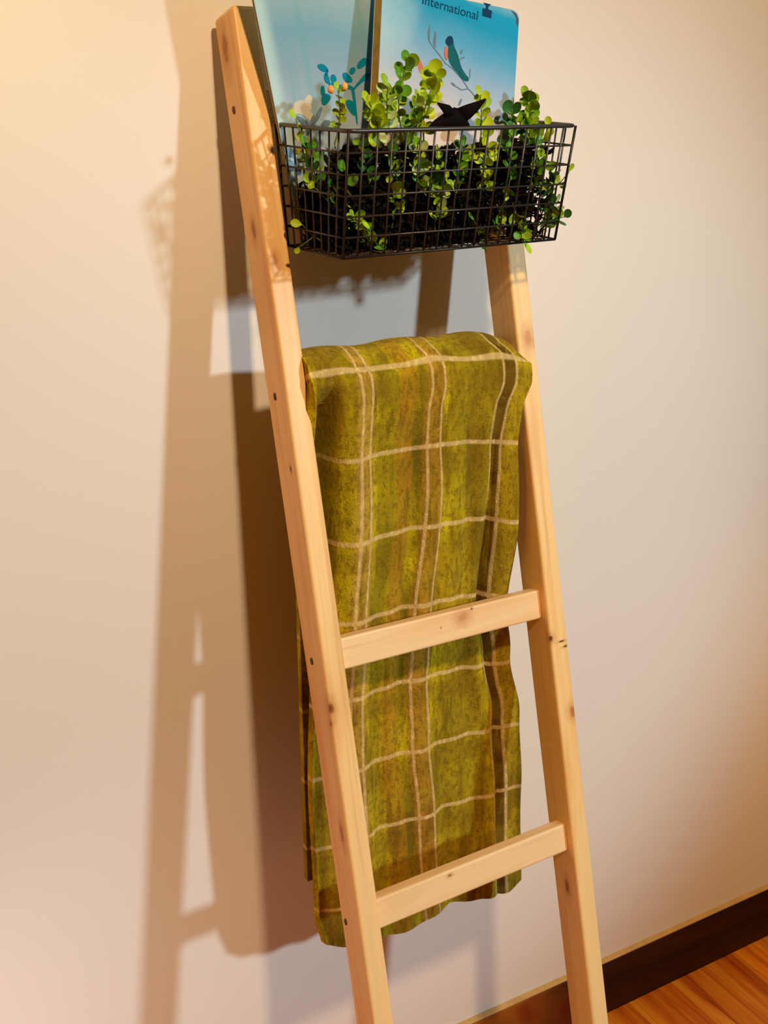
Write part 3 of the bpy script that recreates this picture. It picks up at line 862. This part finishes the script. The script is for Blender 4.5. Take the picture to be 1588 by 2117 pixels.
IN = 'sprigs inside the wire basket'
TOPG = 'sprigs rising above the basket rim'
SPR = [
 ('thin lime sprig with two orange buds in front of the pale blue booklet', (0.080,-0.175,1.784), (0.077,-0.170,1.723), 7, .0085, ['lime','mid'], TOPG, 2),
 ('tiny yellow-green sprig just above the rim at the left end of the basket', (0.032,-0.160,1.753), (0.048,-0.160,1.707), 4, .009, ['lime','yellow'], TOPG, 0),
 ('yellow-lime sprig at the rim below the gap between booklet and magazine', (0.105,-0.205,1.770), (0.124,-0.195,1.706), 11, .0135, ['yellow','lime','lime'], TOPG, 0),
 ('tall green sprig reaching highest in front of the bird magazine', (0.155,-0.208,1.814), (0.157,-0.200,1.722), 9, .0145, ['mid','lime','green'], TOPG, 0),
 ('bright yellow-lime sprig in front of the bird magazine, just right of the tallest sprig', (0.192,-0.214,1.800), (0.186,-0.200,1.710), 11, .0150, ['yellow','lime','yellow'], TOPG, 0),
 ('pale green sprig over the left edge of the bird magazine', (0.131,-0.205,1.787), (0.142,-0.200,1.722), 9, .0125, ['pale','mid','pale'], TOPG, 0),
 ('whitish-green sprig low in front of the magazine, left of the black bird ornament', (0.167,-0.210,1.774), (0.165,-0.200,1.705), 9, .0120, ['pale','pale','mid','green'], TOPG, 0),
 ('yellow-lime sprig beside the right wing of the black bird ornament', (0.261,-0.205,1.778), (0.261,-0.200,1.703), 8, .0120, ['lime','yellow','mid'], TOPG, 0),
 ('full bright green sprig rising above the rim near the right end', (0.343,-0.190,1.777), (0.341,-0.190,1.696), 14, .0145, ['mid','green','lime'], TOPG, 0),
 ('dark green sprig leaning left just under the full sprig at the right end', (0.320,-0.190,1.760), (0.354,-0.180,1.689), 8, .0125, ['green','mid','deep'], TOPG, 0),
 ('small yellow sprig at the rim by the right front corner', (0.368,-0.205,1.742), (0.365,-0.190,1.677), 6, .0125, ['yellow','lime'], TOPG, 0),
 ('olive sprig at the left end inside the basket just below the rim', (0.050,-0.140,1.726), (0.062,-0.155,1.667), 7, .0105, ['olive','pale','olive'], IN, 0),
 ('green sprig behind the left front corner below the rim', (0.044,-0.165,1.720), (0.058,-0.170,1.657), 8, .0125, ['green','mid','deep'], IN, 0),
 ('small lime sprig alone in the dark left third of the basket', (0.039,-0.190,1.676), (0.075,-0.180,1.623), 3, .0110, ['lime','green'], IN, 0),
 ('small green sprig right of the lone lime sprig in the dark left third', (0.053,-0.210,1.678), (0.083,-0.190,1.623), 4, .0120, ['mid','green','deep'], IN, 0),
 ('bright lime sprig at mid height behind the left part of the front grid', (0.062,-0.225,1.696), (0.094,-0.200,1.640), 4, .0130, ['yellow','green','lime'], IN, 0),
 ('single round lime leaf low at the left end of the basket', (0.041,-0.150,1.631), (0.073,-0.170,1.605), 2, .0110, ['lime'], IN, 0),
 ('green sprig below the rim under the gap between booklet and magazine', (0.077,-0.230,1.723), (0.108,-0.200,1.651), 9, .0125, ['green','deep','mid'], IN, 0),
 ('green sprig low behind the left half of the front grid', (0.074,-0.225,1.645), (0.114,-0.200,1.599), 7, .0120, ['mid','green','green'], IN, 0),
 ('small yellow-lime sprig touching the basket bottom left of the middle', (0.092,-0.228,1.632), (0.131,-0.200,1.598), 5, .0115, ['yellow','lime','green'], IN, 0),
 ('pale green sprig behind the front grid left of the middle, under the rim', (0.116,-0.228,1.725), (0.155,-0.200,1.649), 11, .0125, ['pale','green','mid'], IN, 0),
 ('whitish sprig at the middle of the front grid below the black bird ornament', (0.154,-0.232,1.719), (0.165,-0.200,1.643), 11, .0135, ['pale','lime','green'], IN, 0),
 ('lime sprig right of the whitish sprig at the middle of the grid', (0.183,-0.232,1.708), (0.186,-0.200,1.636), 9, .0125, ['lime','mid','deep'], IN, 0),
 ('lime sprig lower down, left of the middle of the front grid', (0.122,-0.225,1.679), (0.131,-0.200,1.610), 7, .0130, ['lime','mid','yellow'], IN, 0),
 ('lime sprig lower down, right of the middle of the front grid', (0.202,-0.225,1.678), (0.201,-0.200,1.612), 7, .0130, ['lime','yellow','pale'], IN, 0),
 ('yellow sprig behind the grid under the tail-right side of the bird ornament', (0.222,-0.232,1.721), (0.240,-0.200,1.646), 9, .0130, ['yellow','lime','green'], IN, 0),
 ('bright yellow-lime sprig below the rim, two thirds along the front', (0.253,-0.232,1.721), (0.273,-0.200,1.644), 10, .0130, ['yellow','lime','yellow'], IN, 0),
 ('dark green sprig below the rim beside the bright yellow-lime one', (0.283,-0.230,1.721), (0.303,-0.200,1.643), 8, .0125, ['green','deep','green'], IN, 0),
 ('lime and green sprig in the lower right of the front grid', (0.293,-0.222,1.662), (0.304,-0.190,1.600), 6, .0125, ['lime','green','mid'], IN, 0),
 ('few green leaves low behind the grid right of the middle', (0.248,-0.215,1.633), (0.285,-0.190,1.589), 3, .0110, ['green','mid'], IN, 0),
 ('green sprig behind the right end of the grid just under the rim', (0.340,-0.220,1.720), (0.357,-0.190,1.641), 10, .0125, ['green','mid','lime'], IN, 0),
 ('green sprig at mid height in the right front corner', (0.363,-0.220,1.687), (0.366,-0.190,1.616), 9, .0120, ['green','mid','deep'], IN, 0),
 ('green sprig low in the right front corner', (0.381,-0.210,1.644), (0.370,-0.180,1.596), 7, .0120, ['mid','green','pale'], IN, 0),
 ('lime leaves poking out through the right end of the basket', (0.388,-0.225,1.686), (0.365,-0.200,1.647), 3, .0100, ['lime','pale'], IN, 0),
 ('lime sprig hanging down through the basket bottom above the right rail', (0.321,-0.222,1.602), (0.318,-0.200,1.649), 8, .0130, ['lime','green','mid'], IN, 0),
 ('blackish-green leaves poking out low at the right end', (0.390,-0.215,1.629), (0.362,-0.190,1.616), 4, .0130, ['deep'], IN, 0),
 ('single lime leaf poking under the left end of the basket', (0.031,-0.160,1.606), (0.054,-0.170,1.623), 1, .0090, ['lime'], IN, 0),
]
for i, (lab, tip, base, n, sz, pal, grp, buds) in enumerate(SPR):
    sprig(lab, tip, base, (n * 2 if grp == TOPG else (n * 3 + 1) // 2) if n > 6 else n, sz, pal, 100 + i, grp, 0.9, buds)

# leaf tangle whose near-black colour stands in for the shade inside the basket
def shade_fill():
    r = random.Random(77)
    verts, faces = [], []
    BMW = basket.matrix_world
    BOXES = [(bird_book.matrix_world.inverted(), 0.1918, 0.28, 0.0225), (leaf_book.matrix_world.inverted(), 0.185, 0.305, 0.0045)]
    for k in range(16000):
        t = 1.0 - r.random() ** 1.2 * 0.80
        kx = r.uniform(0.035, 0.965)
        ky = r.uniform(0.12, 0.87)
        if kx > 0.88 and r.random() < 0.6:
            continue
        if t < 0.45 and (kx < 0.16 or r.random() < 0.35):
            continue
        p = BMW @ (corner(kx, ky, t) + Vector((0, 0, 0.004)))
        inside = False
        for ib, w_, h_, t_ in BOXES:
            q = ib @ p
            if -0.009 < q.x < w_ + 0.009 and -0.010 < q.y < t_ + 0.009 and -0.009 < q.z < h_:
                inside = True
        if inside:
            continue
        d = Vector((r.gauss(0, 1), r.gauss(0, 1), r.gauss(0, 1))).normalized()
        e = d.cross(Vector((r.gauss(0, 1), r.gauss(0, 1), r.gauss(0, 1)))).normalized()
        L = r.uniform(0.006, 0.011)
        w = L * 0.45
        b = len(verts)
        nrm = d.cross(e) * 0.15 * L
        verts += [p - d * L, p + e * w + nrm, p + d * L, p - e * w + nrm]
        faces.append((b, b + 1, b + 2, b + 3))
    o = mesh_obj('shade_foliage', verts, faces, M_SHADEFILL)
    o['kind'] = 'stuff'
    tag(o, 'tangle of small leaves coloured near-black for the shade inside the wire basket', 'foliage')
shade_fill()

# ------------------------------------------------------------------ black bird ornament on the rim
orn = empty('bird_ornament', (0.2085, -0.2275, 1.744))
tag(orn, 'black bird ornament with raised wings on the basket rim', 'ornament')
def lofted(name, secs, mat, parent, n=8):
    """secs: (centre, half width along, half thickness, along-vector)"""
    bm = bmesh.new()
    rings = []
    for (c, a, b, d) in secs:
        c, d = Vector(c), Vector(d).normalized()
        rings.append([bm.verts.new(c + d * a * math.cos(2 * math.pi * k / n) + Vector((0, 1, 0)) * b * math.sin(2 * math.pi * k / n)) for k in range(n)])
    for A, B in zip(rings, rings[1:]):
        for k in range(n):
            bm.faces.new((A[k], A[(k + 1) % n], B[(k + 1) % n], B[k]))
    bm.faces.new(rings[0][::-1])
    bm.faces.new(rings[-1])
    return bm_obj(name, bm, mat, parent, True)
body = lofted('body', [((-0.040, 0, -0.006), .0015, .001, (0.3, 0, 1)), ((-0.030, 0, 0.000), .0065, .003, (0.4, 0, 1)), ((-0.014, 0, 0.006), .010, .006, (0.3, 0, 1)), ((0.000, 0, 0.008), .0125, .0075, (0.0, 0, 1)),
                       ((0.010, 0, 0.007), .011, .006, (0, 0, 1)), ((0.019, 0, 0.001), .005, .003, (0, 0, 1)), ((0.024, 0, -0.003), .001, .001, (0, 0, 1))], M_ORN, orn)
lofted('wing', [((-0.006, -0.003, 0.010), .009, .003, (1, 0, 0.4)), ((-0.014, -0.006, 0.0175), .0065, .0022, (0.7, 0, 0.9)), ((-0.021, -0.008, 0.0205), .004, .0016, (0.4, 0, 1)), ((-0.029, -0.009, 0.0245), .001, .0008, (0.4, 0, 1))], M_ORN, orn)
lofted('wing', [((0.006, -0.002, 0.010), .010, .003, (0.5, 0, -0.8)), ((0.017, -0.005, 0.0155), .0085, .0022, (0.5, 0, -0.9)), ((0.028, -0.007, 0.0215), .0055, .0016, (0.4, 0, -1)), ((0.040, -0.008, 0.0295), .001, .0008, (0.4, 0, -1))], M_ORN, orn)
